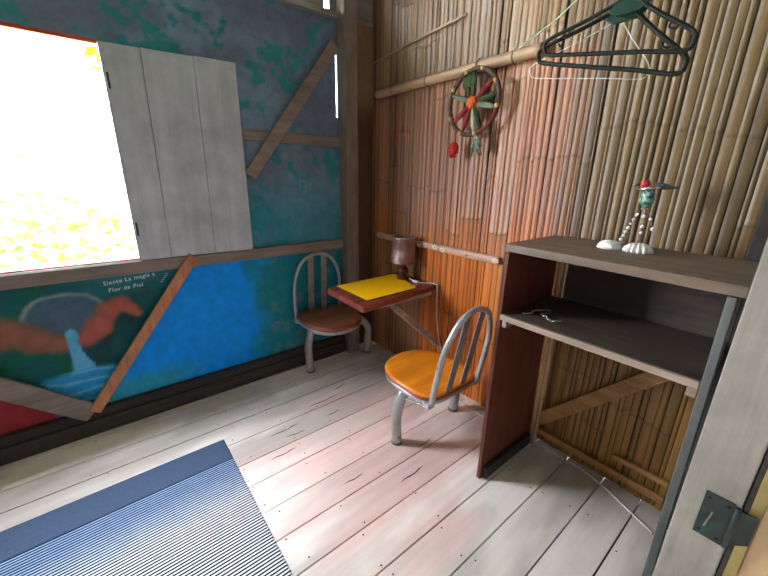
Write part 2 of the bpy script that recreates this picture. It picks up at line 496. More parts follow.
def writing(txt, loc, size, rot):
    cu = bpy.data.curves.new('writing', 'FONT'); cu.body = txt; cu.size = size; cu.extrude = 0.0006; cu.shear = 0.12
    cu.space_character = 1.12; cu.offset = 0.0002
    o = bpy.data.objects.new('writing', cu); C.objects.link(o)
    o.location = loc; o.rotation_euler = (PI / 2, 0, 0)
    dg = bpy.context.evaluated_depsgraph_get(); me = bpy.data.meshes.new_from_object(o.evaluated_get(dg))
    bpy.data.objects.remove(o)
    w = bpy.data.objects.new('writing', me); C.objects.link(w); me.materials.clear(); me.materials.append(M['writing'])
    w.location = loc; w.rotation_euler = (PI / 2, -rot, 0); w.parent = wall_n
    w['label'] = 'white painted handwriting'
    return w
writing('Siente La magia a', (-0.045, YW - 0.002, 0.950), 0.0345, 0.09)
writing('Flor de Piel', (-0.028, YW - 0.002, 0.905), 0.0345, 0.05)
b = MB()                                                              # illegible squiggle of a signature
b.tube(smooth_path([(0.250 + 0.005 * k + 0.006 * (k % 2), YW - 0.0015, 0.925 + 0.0062 * k - 0.006 * (k % 2)) for k in range(10)], 5), 0.0016, 6)
b.build('signature', M['writing'], wall_n, label='white painted squiggle')

# bamboo wall: flattened canes, each split strip modelled
def build_wall_east():
    b = MB(); cols = []
    y = -0.04
    rnd = random.Random(3)
    while y < 2.64:
        n = rnd.randint(3, 6)
        nodes = [[], []]
        zb = rnd.uniform(0.05, 0.35)
        zz = []
        zb = rnd.uniform(0.1, 0.9)
        while zb < 2.9: zz.append(zb); zb += rnd.uniform(0.55, 1.0)
        tone0 = rnd.uniform(0.90, 1.08); hue = rnd.random(); lean0 = rnd.uniform(-0.006, 0.006)
        for s in range(n):
            w = rnd.uniform(0.014, 0.046)
            if y + w > 2.66: break
            bul = rnd.uniform(0.0015, 0.0055); tone = tone0 * rnd.uniform(0.90, 1.08)
            hs = hue * 0.6 + rnd.random() * 0.4
            jit = rnd.uniform(-0.014, 0.014)
            lv = [0.0]
            for q in zz:
                q += jit; lv += [q - 0.012, q - 0.003, q + 0.004, q + 0.014]
            lv = [l for l in lv if 0 <= l < 3.04] + [0.5, 1.0, 1.085, 1.115, 1.5, 2.0, 2.22, 2.26, 2.5, 3.04]
            lv = sorted(set(lv))
            k = 6
            gap = rnd.choice([0.0007, 0.001, 0.0016]) if s else 0.0024
            off = rnd.uniform(-0.003, 0.003)
            vs = []
            for z in lv:
                dn = min(abs(z - q - jit) for q in zz)
                node = 1.0 if dn < 0.006 else 0.0
                for t in range(k + 1):
                    u = t / k
                    prof = 1 - (2 * u - 1) ** 2
                    wav = 0.0025 * math.sin(z * 5 + y * 40)
                    yy = y + gap + (w - 2 * gap) * u + lean0 * (z - 1.3)
                    vs.append((XW - bul * prof ** 0.7 - node * 0.0025 + off + wav * 0.4, yy, z))
                    cols.append((tone * (0.86 if node else 1.0), hs, yy, z))
            st = k + 1
            b.add(vs, [(i * st + j, i * st + j + 1, (i + 1) * st + j + 1, (i + 1) * st + j) for i in range(len(lv) - 1) for j in range(k)], True)
            y += w
        y += 0.001
    a = np.array(cols); tone, hs, y, z = a.T
    tan = np.array([150, 120, 94.0]); pink = np.array([168, 114, 90.0]); orange = np.array([222, 118, 36.0])
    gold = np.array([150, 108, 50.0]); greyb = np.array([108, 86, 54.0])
    c = np.where(((z > 1.11) & (z < 2.25))[:, None], pink, tan)
    om = sst(z + 0.25 * (hs - 0.5), 1.5, 0.95) * np.where(z > 1.11, 0.75, 1.0)
    c = c + (orange - c) * om[:, None]
    c = np.where(((z <= 1.11) & (y > 1.75))[:, None], c + (np.array([168, 116, 78.0]) - c) * sst(y + 0.3 * (hs - 0.5), 1.8, 2.15)[:, None], c)
    # light falloff towards the doorway, painted into the canes as duller colour
    falloff = sst(y + 0.25 * (hs - 0.5), 1.02, 0.72)
    c = c + (greyb - c) * falloff[:, None]
    lowfall = falloff * sst(z, 1.0, 0.7)
    c = c + (gold - c) * lowfall[:, None]
    c = c + (np.array([200, 154, 112.0]) - c) * (0.35 * sst(hs, 0.45, 1.0))[:, None]
    c = c + (np.array([170, 110, 70.0]) - c) * (0.4 * sst(hs, 0.3, 0.0))[:, None]
    c = c * tone[:, None]
    n0 = len(b.v)
    b.cur = 1
    b.box(XW + 0.006, XW + 0.03, -0.05, 2.7, 0, 3.045)
    c = np.vstack([c, np.tile([60, 42, 28], (8, 1))])
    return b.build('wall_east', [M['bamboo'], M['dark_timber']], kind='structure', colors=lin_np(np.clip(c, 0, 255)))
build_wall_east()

# the other walls, roof
b = MB()
b.box(1.325, XW - 0.012, -0.05, 0.066, 0, 3.045)                       # between doorway and bamboo
b.box(-2.45, -0.55, -0.05, 0.066, 0, 3.045)
b.box(-0.55, 1.325, -0.05, 0.066, 2.35, 3.045)
b.build('wall_south', M['wall_plain'], kind='structure')
b = MB(); b.box(-2.5, -2.45, -0.05, 2.7, 0, 3.045); b.build('wall_west', M['wall_plain'], kind='structure')
b = MB()
for k in range(18):
    b.box(-2.6 + k * 0.27, -2.6 + k * 0.27 + 0.265, -0.35, 2.90, 3.05, 3.08)
b.build('ceiling', M['ceiling'], kind='structure')
b = MB(); b.box(1.05, 1.505, YW, YW + 0.04, 2.75, 3.045); b.box(1.505, 1.63, YW, YW + 0.04, 2.85, 3.045); b.box(1.505, 1.545, YW, YW + 0.04, 2.75, 2.85); b.box(1.59, 1.63, YW, YW + 0.04, 2.75, 2.85); b.box(1.63, 2.0, YW, YW + 0.04, 2.75, 3.045)
b.build('trim_1', M['grey_timber'], kind='structure')                # eave board with its hole of daylight

trim_n = [1]
def trim(bm, mat, bevel=0.004):
    trim_n[0] += 1
    o = bm.build('trim_%d' % trim_n[0], mat, bevel=bevel, kind='structure')
    return o
b = MB(); b.box(-2.4, 1.642, YW - 0.05, YW, 2.715, 2.752); trim(b, M['grey_timber'])            # top plate
b = MB(); b.prism([(1.643, 2.535, 0), (1.762, 2.535, 0), (1.762, 2.648, 0), (1.643, 2.648, 0)], (-0.0, 0, 3.04))
post = trim(b, M['timber_z'], 0.008)
b = MB(); b.box(-2.4, 1.642, YW - 0.045, YW, 1.008, 1.082); trim(b, M['timber'])             # middle rail
b = MB(); b.box(-2.4, 1.642, YW - 0.05, YW, 0.0, 0.17); b.box(-2.4, 1.642, YW - 0.075, YW - 0.05, 0.03, 0.115); trim(b, M['dark_timber'])  # sole plate
def board(ax, az, bx, bz, w, y, t, mat):
    a = Vector((ax, y, az)); c = Vector((bx, y, bz))
    m = MB(); m.bar(a, c, w, t, (0, 1, 0)); return trim(m, mat)
board(1.60, 2.54, 0.885, 1.60, 0.085, YW - 0.045, 0.03, M['timber'])      # upper brace
m_ = MB(); m_.box(0.86, 1.642, YW - 0.028, YW, 1.835, 1.903); trim(m_, M['timber'])
board(0.455, 1.085, -0.225, 0.175, 0.062, YW - 0.066, 0.03, M['orange_timber'])
board(-0.95, 0.82, -0.235, 0.165, 0.115, YW - 0.062, 0.024, M['timber'])
# bamboo-wall timbers
def rough_cane(name_mat, a, c, r, seed):
    P = [Vector(a).lerp(Vector(c), t) for t in np.linspace(0, 1, 60)]
    rn = random.Random(seed); nd = []
    R = []
    for i in range(60):
        t = i / 59; d = min([abs(t - q) for q in nd] + [1])
        R.append(r * (1 + 0.13 * max(0, 1 - d / 0.012)) * (1 + 0.02 * math.sin(t * 17)))
    m = MB(); m.tube(P, R, 14); return m
pole = rough_cane(None, (XW - 0.042, 2.52, 2.243), (XW - 0.042, 1.13, 2.25), 0.031, 4).build('bamboo_pole', M['cane'])
tag(pole, 'long round bamboo pole fixed across the bamboo wall above the round hanging', 'bamboo pole')
b = MB()
for yy in (2.32, 1.96, 1.53, 1.29):
    b = MB(); b.tube([(XW - 0.042, yy - 0.006, 2.2465), (XW - 0.042, yy, 2.2465), (XW - 0.042, yy + 0.006, 2.2465)], [0.0315, 0.0350, 0.0315], 14, cap=False)
    b.build('node_ring', M['cane_node'], pole)
b = MB(); b.tube(smooth_path([(XW - 0.018, 2.64, 2.49), (XW - 0.02, 2.4, 2.505), (XW - 0.018, 2.1, 2.53), (XW - 0.02, 1.67, 2.56)]), 0.007, 8); trim(b, M['cane'], 0)
b = MB()                                                              # half-round rail below it
prof = [(XW - 0.012, -0.027), (XW - 0.03, -0.022), (XW - 0.037, 0.0), (XW - 0.03, 0.022), (XW - 0.012, 0.027)]
b.prism([(x, 1.255, 1.102 + z) for x, z in prof], (0, 1.27, 0.006)); rail = trim(b, M['rail'], 0.004)
b = MB()
for yy, zz in ((1.80, 1.109), (1.725, 1.100), (1.272, 1.103)):
    b.ball((XW - 0.036, yy, zz), (0.006, 0.030, 0.019), 14, 7)
b.build('knot', M['knot'], rail, label='pale oval scar on the rail')
b = MB()
for yy, zz in ((1.80, 1.109), (1.725, 1.100), (1.50, 1.10)): b.ball((XW - 0.041, yy, zz), 0.005, 8, 5)
b.build('nail', M['nail'], rail)
b = MB(); b.bar((XW - 0.026, 0.955, -0.0 + 0.03), (XW - 0.026, 0.175, 0.885), 0.075, 0.024, (1, 0, 0)); trim(b, M['brown_brace'])
b = MB(); b.box(XW - 0.03, XW - 0.010, 0.17, 0.855, 0.055, 0.095); trim(b, M['brown_brace'])
b = MB(); b.box(XW - 0.028, XW - 0.010, 0.17, 0.42, 0.16, 0.19); trim(b, M['brown_brace'])

b = MB(); b.box(1.932, 1.982, 0.068, 0.162, 0, 3.04); trim(b, M['dark_timber'])

# window
win = MB()
win.box(-0.54, 0.168, YW - 0.052, YW + 0.05, 1.096, 1.106)
w1 = win.build('window_1', M['red_paint'], bevel=0.003, kind='structure')
b = MB(); b.box(-0.54, 0.165, YW - 0.056, YW - 0.006, 1.083, 1.096); b.build('lit_sill_edge', M['plain_white'], w1, bevel=0.002)  # white colour stands for daylight on the sill edge
b = MB(); b.box(-0.54, 0.165, YW - 0.005, YW + 0.06, 2.255, 2.275); b.build('head_frame', M['red_paint'], w1, bevel=0.003)
b = MB(); b.box(0.1655, 0.176, YW + 0.0, YW + 0.06, 1.10, 2.262); b.build('side_frame', M['dark_timber'], w1, bevel=0.003)
b = MB(); b.box(-0.54, -0.525, YW + 0.0, YW + 0.06, 1.10, 2.262); b.build('side_frame', M['dark_timber'], w1, bevel=0.003)

# shutter swung open flat against the wall
sh = thing('window_shutter', 'grey weathered wooden shutter of three boards swung open beside the bright window', 'shutter', (0.175, YW - 0.03, 1.09))
def ysh(x): return YW - 0.022 - (x - 0.17) * 0.045
for x0, x1, zt in ((0.157, 0.330, 2.266), (0.3325, 0.594, 2.272), (0.5965, 0.848, 2.281)):
    b = MB()
    e = 0.022 * (x0 - 0.6) if x0 > 0.4 else 0
    b.prism([(x0, ysh(x0) - 0.022, 1.091), (x1, ysh(x1) - 0.022, 1.089), (x1 + (0.012 if x1 < .8 else 0), ysh(x1) - 0.022, zt), (x0 + (0.012 if x0 > .2 else 0), ysh(x0) - 0.022, zt - 0.005)], (0, 0.02, 0))
    b.build('board', M['shutter'], sh, bevel=0.002)
for zz in (1.28, 2.08):
    b = MB(); b.bar((0.20, ysh(0.2) + 0.008, zz), (0.83, ysh(0.83) + 0.008, zz), 0.012, 0.06, (0, 0, 1)); b.build('batten', M['dark_timber'], sh)
    b = MB(); b.tube([(0.1745, YW - 0.043, zz - 0.04), (0.1745, YW - 0.043, zz + 0.04)], 0.006, 8); b.build('hinge', M['nail'], sh)

# door jamb, hinge and the door leaf swung out of the room
b = MB(); b.prism([(1.285, 0.081, 0), (1.285, -0.047, 0), (1.322, -0.05, 0), (1.322, 0.081, 0)], (0, 0, 2.35)); jamb = trim(b, M['plank'], 0.004)
b = MB(); b.box(-0.56, -0.52, -0.05, 0.08, 0, 2.35); trim(b, M['plank'], 0.004)
b = MB(); b.box(1.289, 1.322, -0.0625, -0.0505, 0.0, 2.35); trim(b, M['dark_timber'], 0.002)  # dark strip added as the shaded crack between jamb and door
d1 = MB(); d1.box(1.3225, 1.36, -0.93, -0.0505, 0.03, 2.3); door = d1.build('door_1', M['door'], bevel=0.004, kind='structure')
b = MB(); b.box(1.314, 1.325, -0.93, -0.825, 0.03, 2.3); b.box(1.314, 1.325, -0.83, -0.10, 0.03, 0.16); b.build('door_stile', M['door'], door, bevel=0.003)
b = MB(); b.prism([(1.314, -0.0895, 0.48), (1.314, -0.0885, 0.78), (1.314, -0.16, 0.80), (1.314, -0.24, 0.30), (1.314, -0.105, 0.30)], (0.0105, 0, 0)); b.build('door_brace', M['tan_board'], door, bevel=0.003)
hg = thing('door_hinge', 'dark green iron strap hinge screwed to the pale door jamb', 'hinge', (1.283, -0.01, 0.64))
b = MB(); b.box(1.278, 1.2845, -0.036, 0.029, 0.568, 0.724); b.build('jamb_leaf', M['hinge'], hg, bevel=0.0015)
b = MB(); b.tube([(1.275, -0.043, 0.575), (1.275, -0.043, 0.720)], 0.0075, 12); b.build('barrel', M['hinge'], hg)
b = MB(); b.prism([(1.2785, -0.049, 0.585), (1.2785, -0.049, 0.712), (1.30, -0.086, 0.700), (1.30, -0.086, 0.600)], (0.003, 0, 0)); b.build('door_leaf', M['hinge'], hg)
b = MB(); b.bar((1.2765, 0.010, 0.605), (1.2765, 0.002, 0.665), 0.004, 0.003, (1, 0, 0)); b.build('scratch_bar', M['hinge_pin'], hg)
for yy, zz in ((0.018, 0.585), (0.018, 0.707), (-0.024, 0.585), (-0.024, 0.707)):
    b = MB(); b.ball((1.277, yy, zz), (0.002, 0.005, 0.005), 10, 5); b.build('screw', M['nail'], hg)

# ------------------------------------------------------------------ chairs
def superpts(cx, cy, hx, hy, sgn, n=48, back=4.5, front=2.3):
    """seat outline: rounded at the front (towards +sgn*y), squarer at the back"""
    out = []
    for k in range(n):
        a = 2 * PI * k / n; ca, sa = math.cos(a), math.sin(a)
        e = front if sa > 0 else back
        r = (abs(ca) ** e + abs(sa) ** e) ** (-1 / e)
        out.append((cx + hx * r * ca, cy + sgn * hy * r * sa))
    return out

def stack_outline(b, rings, cap=True):
    """rings: list of (outline, z)"""
    n = len(rings[0][0]); vs = []
    for o, z in rings: vs += [(x, y, z) for x, y in o]
    fs = [(i * n + k, i * n + (k + 1) % n, (i + 1) * n + (k + 1) % n, (i + 1) * n + k) for i in range(len(rings) - 1) for k in range(n)]
    b.add(vs, fs, True)
    if cap:
        o = len(b.v) - len(vs)
        b.f.append(tuple(o + k for k in range(n))); b.sm.append(False); b.mi.append(b.cur)
        b.f.append(tuple(o + (len(rings) - 1) * n + k for k in reversed(range(n)))); b.sm.append(False); b.mi.append(b.cur)

def chair(label, cx, cy, sgn, zs, seat_mat, near, far, legy, back0, back1, ztop, bx, tube_r=0.0165):
    """sgn: which way along y the seat faces"""
    t = thing('cafe_chair', label, 'chair', (cx, cy, 0), 'cafe chairs at the wall table')
    hx, hy = 0.235, 0.255
    def O(s, dy=0): return superpts(cx, cy + dy, hx * s, hy * s, sgn)
    b = MB(); stack_outline(b, [(O(0.97), zs - 0.018), (O(1.0), zs - 0.010), (O(0.985), zs - 0.001), (O(0.9), zs), (O(0.55), zs - 0.006)])
    b.build('seat', seat_mat, t)
    b = MB(); stack_outline(b, [(O(0.985), zs - 0.032), (O(1.01), zs - 0.028), (O(1.012), zs - 0.014), (O(0.99), zs - 0.0115)])
    b.build('seat_rim', M['seat_rim'], t)
    b = MB(); stack_outline(b, [(O(0.80), zs - 0.074), (O(0.93), zs - 0.068), (O(0.985), zs - 0.055), (O(0.99), zs - 0.032)])
    b.build('seat_pan', M['steel'], t)
    # bent pipe legs, one to each side
    zc = zs - 0.11
    for x1, x0 in ((near, cx - 0.06), (far, cx + 0.06)):
        s = 1 if x1 > cx else -1
        pth = smooth_path([(x0, legy, zc + 0.02), (x0 + (x1 - x0) * 0.45, legy, zc + 0.012), (x0 + (x1 - x0) * 0.80, legy, zc - 0.035), (x1 + s * 0.006, legy, zc - 0.13), (x1 + s * 0.012, legy, zc - 0.22), (x1, legy, 0.012)], 8)
        b = MB(); b.tube(pth, 0.0325, 16); leg = b.build('leg', M['steel'], t)
        b = MB(); b.lathe([(0.001, 0.0), (0.036, 0.0), (0.036, 0.012), (0.033, 0.016), (0.032, 0.02)], (x1, legy, 0.0), 18); b.build('foot_cap', M['foot'], leg)
    b = MB(); b.box(cx - 0.13, cx + 0.13, legy - 0.03, legy + 0.03, zs - 0.094, zs - 0.070); b.build('leg_bracket', M['steel'], t, bevel=0.004)
    # hoop back
    yb = back0; hw = bx
    bxs = [(-hw, 0.0), (-hw - 0.004, 0.35), (-hw + 0.006, 0.62), (-hw + 0.045, 0.82), (-hw * 0.48, 0.95), (0, 1.0), (hw * 0.48, 0.95), (hw - 0.045, 0.82), (hw - 0.006, 0.62), (hw + 0.004, 0.35), (hw, 0.0)]
    z0 = zs - 0.05
    def bp(u, h): return (cx + u, back0 + (back1 - back0) * h, z0 + (ztop - z0) * h)
    b = MB(); b.tube(smooth_path([bp(u, h) for u, h in bxs], 6), tube_r, 12); b.build('back_frame', M['steel'], t)
    for u0, u1 in ((-0.070, -0.058), (0.052, 0.062)):
        b = MB(); b.bar(bp(u0, 0.02), bp(u1, 0.972), 0.052, 0.006, (0, 1, 0.1)); b.build('back_slat', M['steel_slat'], t, bevel=0.002)
    for s in (-1, 1):
        b = MB(); b.tube([(cx + s * 0.20, back0 - 0.012 * sgn * -1, zs - 0.062), (cx + s * (abs(near - cx) - 0.03), legy, zs - 0.155)], 0.006, 8); b.build('strut', M['steel'], t)
        b = MB(); b.box(cx + s * hw - 0.022, cx + s * hw + 0.022, min(back0, back0 + sgn * 0.05), max(back0, back0 + sgn * 0.05), zs - 0.070, zs - 0.030); b.build('corner_bracket', M['steel'], t, bevel=0.003)
    return t
chair('grey metal chair with orange varnished seat in front of the wall table', 1.435, 1.345, 1, 0.468, M['seat_orange'], 1.236, 1.775, 1.37, 1.105, 1.010, 0.965, 0.195)
chair('grey metal chair with dark brown seat behind the table against the mural', 1.365, 2.375, -1, 0.505, M['seat_brown'], 1.205, 1.80, 2.47, 2.585, 2.575, 0.995, 0.212, 0.0135)

# ------------------------------------------------------------------ wall table
ZT = 0.82
tb = thing('wall_table', 'small red-brown fold-down table fixed to the bamboo wall with yellow top', 'table', (1.60, 1.95, ZT))
def rnd_poly(pts, r, n=6):
    out = []
    m = len(pts)
    for i in range(m):
        p = Vector(pts[i]); a = Vector(pts[i - 1]); c = Vector(pts[(i + 1) % m])
        da = (a - p).normalized(); dc = (c - p).normalized()
        for k in range(n + 1):
            t = k / n
            s = p + da * r; e = p + dc * r
            out.append(((1 - t) ** 2) * s + 2 * t * (1 - t) * p + t * t * e)
    return out
top = rnd_poly([(1.205, 1.690, 0), (XW - 0.015, 1.775, 0), (XW - 0.015, 2.25, 0), (1.222, 2.19, 0)], 0.035)
b = MB(); b.prism([(p.x, p.y, ZT - 0.042) for p in top], (0, 0, 0.042)); b.build('table_top', M['table'], tb, bevel=0.008, seg=3)
yq = [(1.298, 1.782), (1.775, 1.795), (1.905, 2.212), (1.302, 2.192)]
b = MB(); b.prism([(x, y, ZT + 0.0004) for x, y in yq], (0, 0, 0.0012)); b.build('yellow_panel', M['yellow'], tb, label='yellow laminate panel')
b = MB()
for k in range(4):
    a = Vector((*yq[k], ZT + 0.0012)); c = Vector((*yq[(k + 1) % 4], ZT + 0.0012)); b.bar(a, c, 0.007, 0.0022)
b.build('panel_border', M['black'], tb)
b = MB(); b.bar((1.50, 1.745, ZT - 0.075), (1.955, 1.725, 0.335), 0.035, 0.065, (0, 1, 0)); b.build('brace', M['brace'], tb, bevel=0.003)
b = MB(); b.box(1.37, 1.40, 1.77, 2.16, ZT - 0.075, ZT - 0.043); b.box(1.40, 1.90, 1.76, 1.785, ZT - 0.07, ZT - 0.043); b.build('batten', M['brace'], tb, bevel=0.003)

# lamp
LX, LY = 1.858, 2.052
lamp = thing('table_lamp', 'small table lamp with dull metal drum shade standing on the yellow table', 'lamp', (LX, LY, ZT + 0.002))
zt = ZT + 0.0025
b = MB(); b.lathe([(0.001, 0), (0.050, 0), (0.052, 0.008), (0.046, 0.016), (0.028, 0.022), (0.022, 0.032), (0.036, 0.046), (0.044, 0.064), (0.040, 0.084), (0.026, 0.098), (0.019, 0.108), (0.026, 0.116), (0.018, 0.124), (0.016, 0.15), (0.001, 0.15)], (LX, LY, zt), 28); b.build('base', M['lamp_base'], lamp)
b = MB(); b.lathe([(0.104, 0.138), (0.086, 0.335), (0.084, 0.335), (0.102, 0.138), (0.104, 0.138)], (LX, LY, zt), 36); b.build('lamp_shade', M['lamp_shade'], lamp)
b = MB(); b.lathe([(0.088, 0.332), (0.088, 0.340), (0.082, 0.340), (0.082, 0.332), (0.088, 0.332)], (LX, LY, zt), 36); b.build('shade_rim', M['lamp_rim'], lamp)
b = MB(); b.lathe([(0.001, 0.148), (0.016, 0.15), (0.016, 0.18), (0.028, 0.21), (0.030, 0.235), (0.022, 0.26), (0.001, 0.268)], (LX, LY, zt), 20); b.build('bulb', M['bulb'], lamp)
b = MB()
for a in (0, 2 * PI / 3, 4 * PI / 3): b.tube([(LX, LY, zt + 0.16), (LX + 0.099 * math.cos(a), LY + 0.099 * math.sin(a), zt + 0.155)], 0.0018, 6)
b.build('shade_spider', M['nail'], lamp)
cp = smooth_path([(LX + 0.03, LY - 0.04, zt + 0.004), (1.87, 1.92, zt + 0.003), (1.862, 1.875, zt + 0.004), (1.93, 1.82, zt + 0.003), (1.945, 1.765, zt + 0.002), (1.947, 1.752, ZT - 0.02), (1.945, 1.74, 0.64), (1.95, 1.715, 0.42), (1.94, 1.64, 0.26), (1.90, 1.50, 0.06), (1.875, 1.34, 0.006), (1.885, 1.15, 0.006), (1.9555, 0.97, 0.006), (1.956, 0.86, 0.006), (1.935, 0.80, 0.006), (1.925, 0.49, 0.006), (1.80, 0.16, 0.006)], 8)
b = MB(); b.tube(cp, 0.0044, 8); b.build('power_cord', M['cord'], lamp, label='thin white lamp cord')
b = MB(); b.box(1.845, 1.870, 1.872, 1.925, zt, zt + 0.016); b.build('cord_switch', M['plain_white'], lamp, bevel=0.004)

# ------------------------------------------------------------------ shelf unit
sf = thing('shelf_unit', 'open wooden shelf unit with one shelf standing against the bamboo wall', 'shelf', (1.68, 0.49, 0))
b = MB(); b.prism([(1.412, 0.868, 0.0), (1.922, 0.868, 0.0), (1.922, 0.868, 1.284), (1.44, 0.872, 1.284)], (0, 0.02, 0)); b.build('side_panel', M['shelf_side'], sf, bevel=0.002)
b = MB(); b.prism([(1.455, 0.905, 1.284), (1.415, 0.088, 1.284), (1.926, 0.088, 1.284), (1.926, 0.905, 1.284)], (0, 0, 0.036)); b.build('top_board', M['shelf_top'], sf, bevel=0.004)
b = MB(); b.box(1.436, 1.922, 0.128, 0.867, 0.962, 0.987); b.build('shelf_board', M['shelf_dark'], sf, bevel=0.002)  # board coloured dark for the shade it lies in
b = MB(); b.box(1.418, 1.436, 0.128, 0.867, 0.960, 0.988); b.build('lit_edge', M['shelf_edge'], sf, bevel=0.003, label='front edge in a lit tone')  # front edge split off to carry its lighter, lit colour
b = MB(); b.box(1.905, 1.913, 0.131, 0.800, 0.988, 1.283); b.build('added_back_board', M['shelf_dark'], sf, label='added dark back board')  # dark board added across the back of the upper compartment
b = MB(); b.prism([(1.405, 0.086, 0.0), (1.405, 0.114, 0.0), (1.405, 0.129, 1.283), (1.405, 0.106, 1.283)], (0.034, 0, 0)); b.build('post', M['shelf_post'], sf, bevel=0.003)
b = MB(); b.box(1.885, 1.92, 0.090, 0.127, 0.0, 1.283); b.build('post', M['dark_timber'], sf, bevel=0.004)
b = MB(); b.tube([(1.905, 0.842, 0.0), (1.905, 0.842, 0.958)], 0.010, 10); b.tube([(1.905, 0.819, 0.0), (1.905, 0.819, 0.958)], 0.009, 10); b.tube([(1.905, 0.842, 0.989), (1.905, 0.842, 1.283)], 0.010, 10); b.tube([(1.905, 0.819, 0.989), (1.905, 0.819, 1.283)], 0.009, 10); b.build('rear_cane', M['pale_cane'], sf, label='pale pair of canes')
for y0, y1 in ((0.842, 0.866), (0.129, 0.158)):
    b = MB(); b.box(1.44, 1.88, y0, y1, 0.918, 0.959); b.build('cleat', M['shelf_edge'], sf, bevel=0.003)
b = MB(); b.box(1.44, 1.90, 0.842, 0.866, 0.0, 0.07); b.build('floor_cleat', M['dark_timber'], sf, bevel=0.003)

# things on the shelf
def scallop(label, cx, cy, r, hgt, ribs, rot, mat, amp):
    """domed fan shell; ribs spread from the hinge point"""
    n, m = 220, 16; vs = []
    for i in range(m + 1):
        t = i / m
        for k in range(n):
            a = 2 * PI * k / n
            x, y = r * t * math.cos(a), r * t * math.sin(a) * 1.02
            dx = x + r * 1.02; d = math.hypot(dx, y) / (2 * r); phi = math.atan2(y, dx)
            rib = math.cos(phi * ribs) * amp * min(1, d * 1.4)
            k_ = 1 + 0.35 * rib * t / max(amp, 1e-6) * amp * 4
            if x < -0.55 * r: y *= 1 - 0.45 * (-x / r - 0.55) / 0.45
            z = hgt * math.sqrt(max(0, 1 - t ** 2.4)) + rib * r * 0.5 * (1 - t ** 6) + 0.0008
            x *= k_; y *= k_
            vs.append((cx + x * math.cos(rot) - y * math.sin(rot), cy + x * math.sin(rot) + y * math.cos(rot), 1.3205 + max(z, 0.0005)))
    fs = [(i * n + k, i * n + (k + 1) % n, (i + 1) * n + (k + 1) % n, (i + 1) * n + k) for i in range(m) for k in range(n)]
    b = MB(); b.add(vs, fs, True)
    b.f.append(tuple(m * n + k for k in range(n))); b.sm.append(False); b.mi.append(0)
    return tag(b.build('scallop_shell', mat), label, 'shell', 'white shells on the shelf top')
scallop('deeply ribbed white scallop shell, nearer the middle of the shelf top', 1.745, 0.466, 0.050, 0.036, 32, PI * 1.10, M['shell_ribbed'], 0.085)
scallop('smooth white shell at the left of the ribbed one on the shelf top', 1.745, 0.575, 0.048, 0.034, 32, PI * 0.9, M['shell'], 0.006)

bd = thing('bird_ornament', 'small green and red bird ornament on beaded wires standing behind the shells', 'ornament', (1.82, 0.50, 1.32))
b = MB(); b.ball((1.82, 0.495, 1.535), (0.028, 0.026, 0.040), 16, 12); b.build('body', M['bird_green'], bd)
b = MB(); b.ball((1.815, 0.512, 1.593), (0.018, 0.019, 0.019), 14, 10); hd = b.build('head', M['bird_red'], bd)
b = MB(); b.tube([(1.812, 0.526, 1.593), (1.808, 0.545, 1.588), (1.806, 0.556, 1.580)], [0.006, 0.003, 0.0008], 8); b.build('beak', M['bird_dark'], hd)
b = MB(); b.tube([(1.80 + 0.02 * 0, 0.53, 1.572), (1.80, 0.49, 1.577), (1.81, 0.455, 1.581)], 0.006, 8); b.build('collar', M['silver'], bd)
for s, q in ((0, [(1.815, 0.488, 1.598), (1.812, 0.455, 1.604), (1.815, 0.420, 1.590), (1.822, 0.392, 1.572), (1.818, 0.425, 1.580), (1.815, 0.47, 1.583)]),
             (1, [(1.838, 0.482, 1.588), (1.84, 0.445, 1.590), (1.845, 0.405, 1.586), (1.85, 0.388, 1.590), (1.845, 0.42, 1.576), (1.84, 0.465, 1.572)])):
    b = MB(); b.prism(q, (0.006, 0, 0)); b.build('wing', M['bird_dark'], bd, bevel=0.002)
wires = [[(1.82, 0.505, 1.500), (1.80, 0.535, 1.41), (1.79, 0.560, 1.3235)], [(1.82, 0.495, 1.496), (1.82, 0.490, 1.41), (1.82, 0.488, 1.3235)], [(1.82, 0.487, 1.500), (1.835, 0.455, 1.41), (1.84, 0.438, 1.3235)]]
b = MB()
for w in wires: b.tube(smooth_path(w), 0.0011, 6)
b.build('wire_legs', M['silver'], bd)
bead_pos = [(0, t) for t in (0.18, 0.30, 0.42, 0.52, 0.62, 0.72, 0.82, 0.92)] + [(1, 0.22), (1, 0.45), (1, 0.60)] + [(2, 0.28), (2, 0.52)]
for w, t in bead_pos:
    P = smooth_path(wires[w], 20); p = P[int(t * (len(P) - 1))]
    b = MB(); b.ball(p, random.uniform(0.0055, 0.0085), 10, 7); b.build('bead', M['glass_bead'], bd)

# thin chain left in a heap on the lower shelf
b = MB()
ch = smooth_path([(1.50, 0.800, 0.9905), (1.54, 0.775, 0.9905), (1.575, 0.79, 0.9905), (1.62, 0.765, 0.9905), (1.645, 0.74, 0.9905), (1.60, 0.725, 0.9905), (1.57, 0.745, 0.9905), (1.555, 0.71, 0.9905), (1.53, 0.69, 0.9905), (1.525, 0.66, 0.9905), (1.56, 0.64, 0.9905)], 7)
for i in range(len(ch) - 1):
    p, q = Vector(ch[i]), Vector(ch[i + 1]); c = (p + q) / 2; t = (q - p).normalized(); s = Vector((-t.y, t.x, 0)) if i % 2 else Vector((-t.y * 0.35, t.x * 0.35, 0.94))
    L = (q - p).length * 0.72
    b.tube([c + t * (L * math.cos(a)) + s * (0.0045 * math.sin(a)) + Vector((0, 0, 0.0035)) for a in np.linspace(0, 2 * PI, 10, endpoint=False)], 0.0011, 5, closed=True)
tag(b.build('metal_chain', M['silver']), 'thin silvery chain lying in a loose heap on the lower shelf', 'chain')

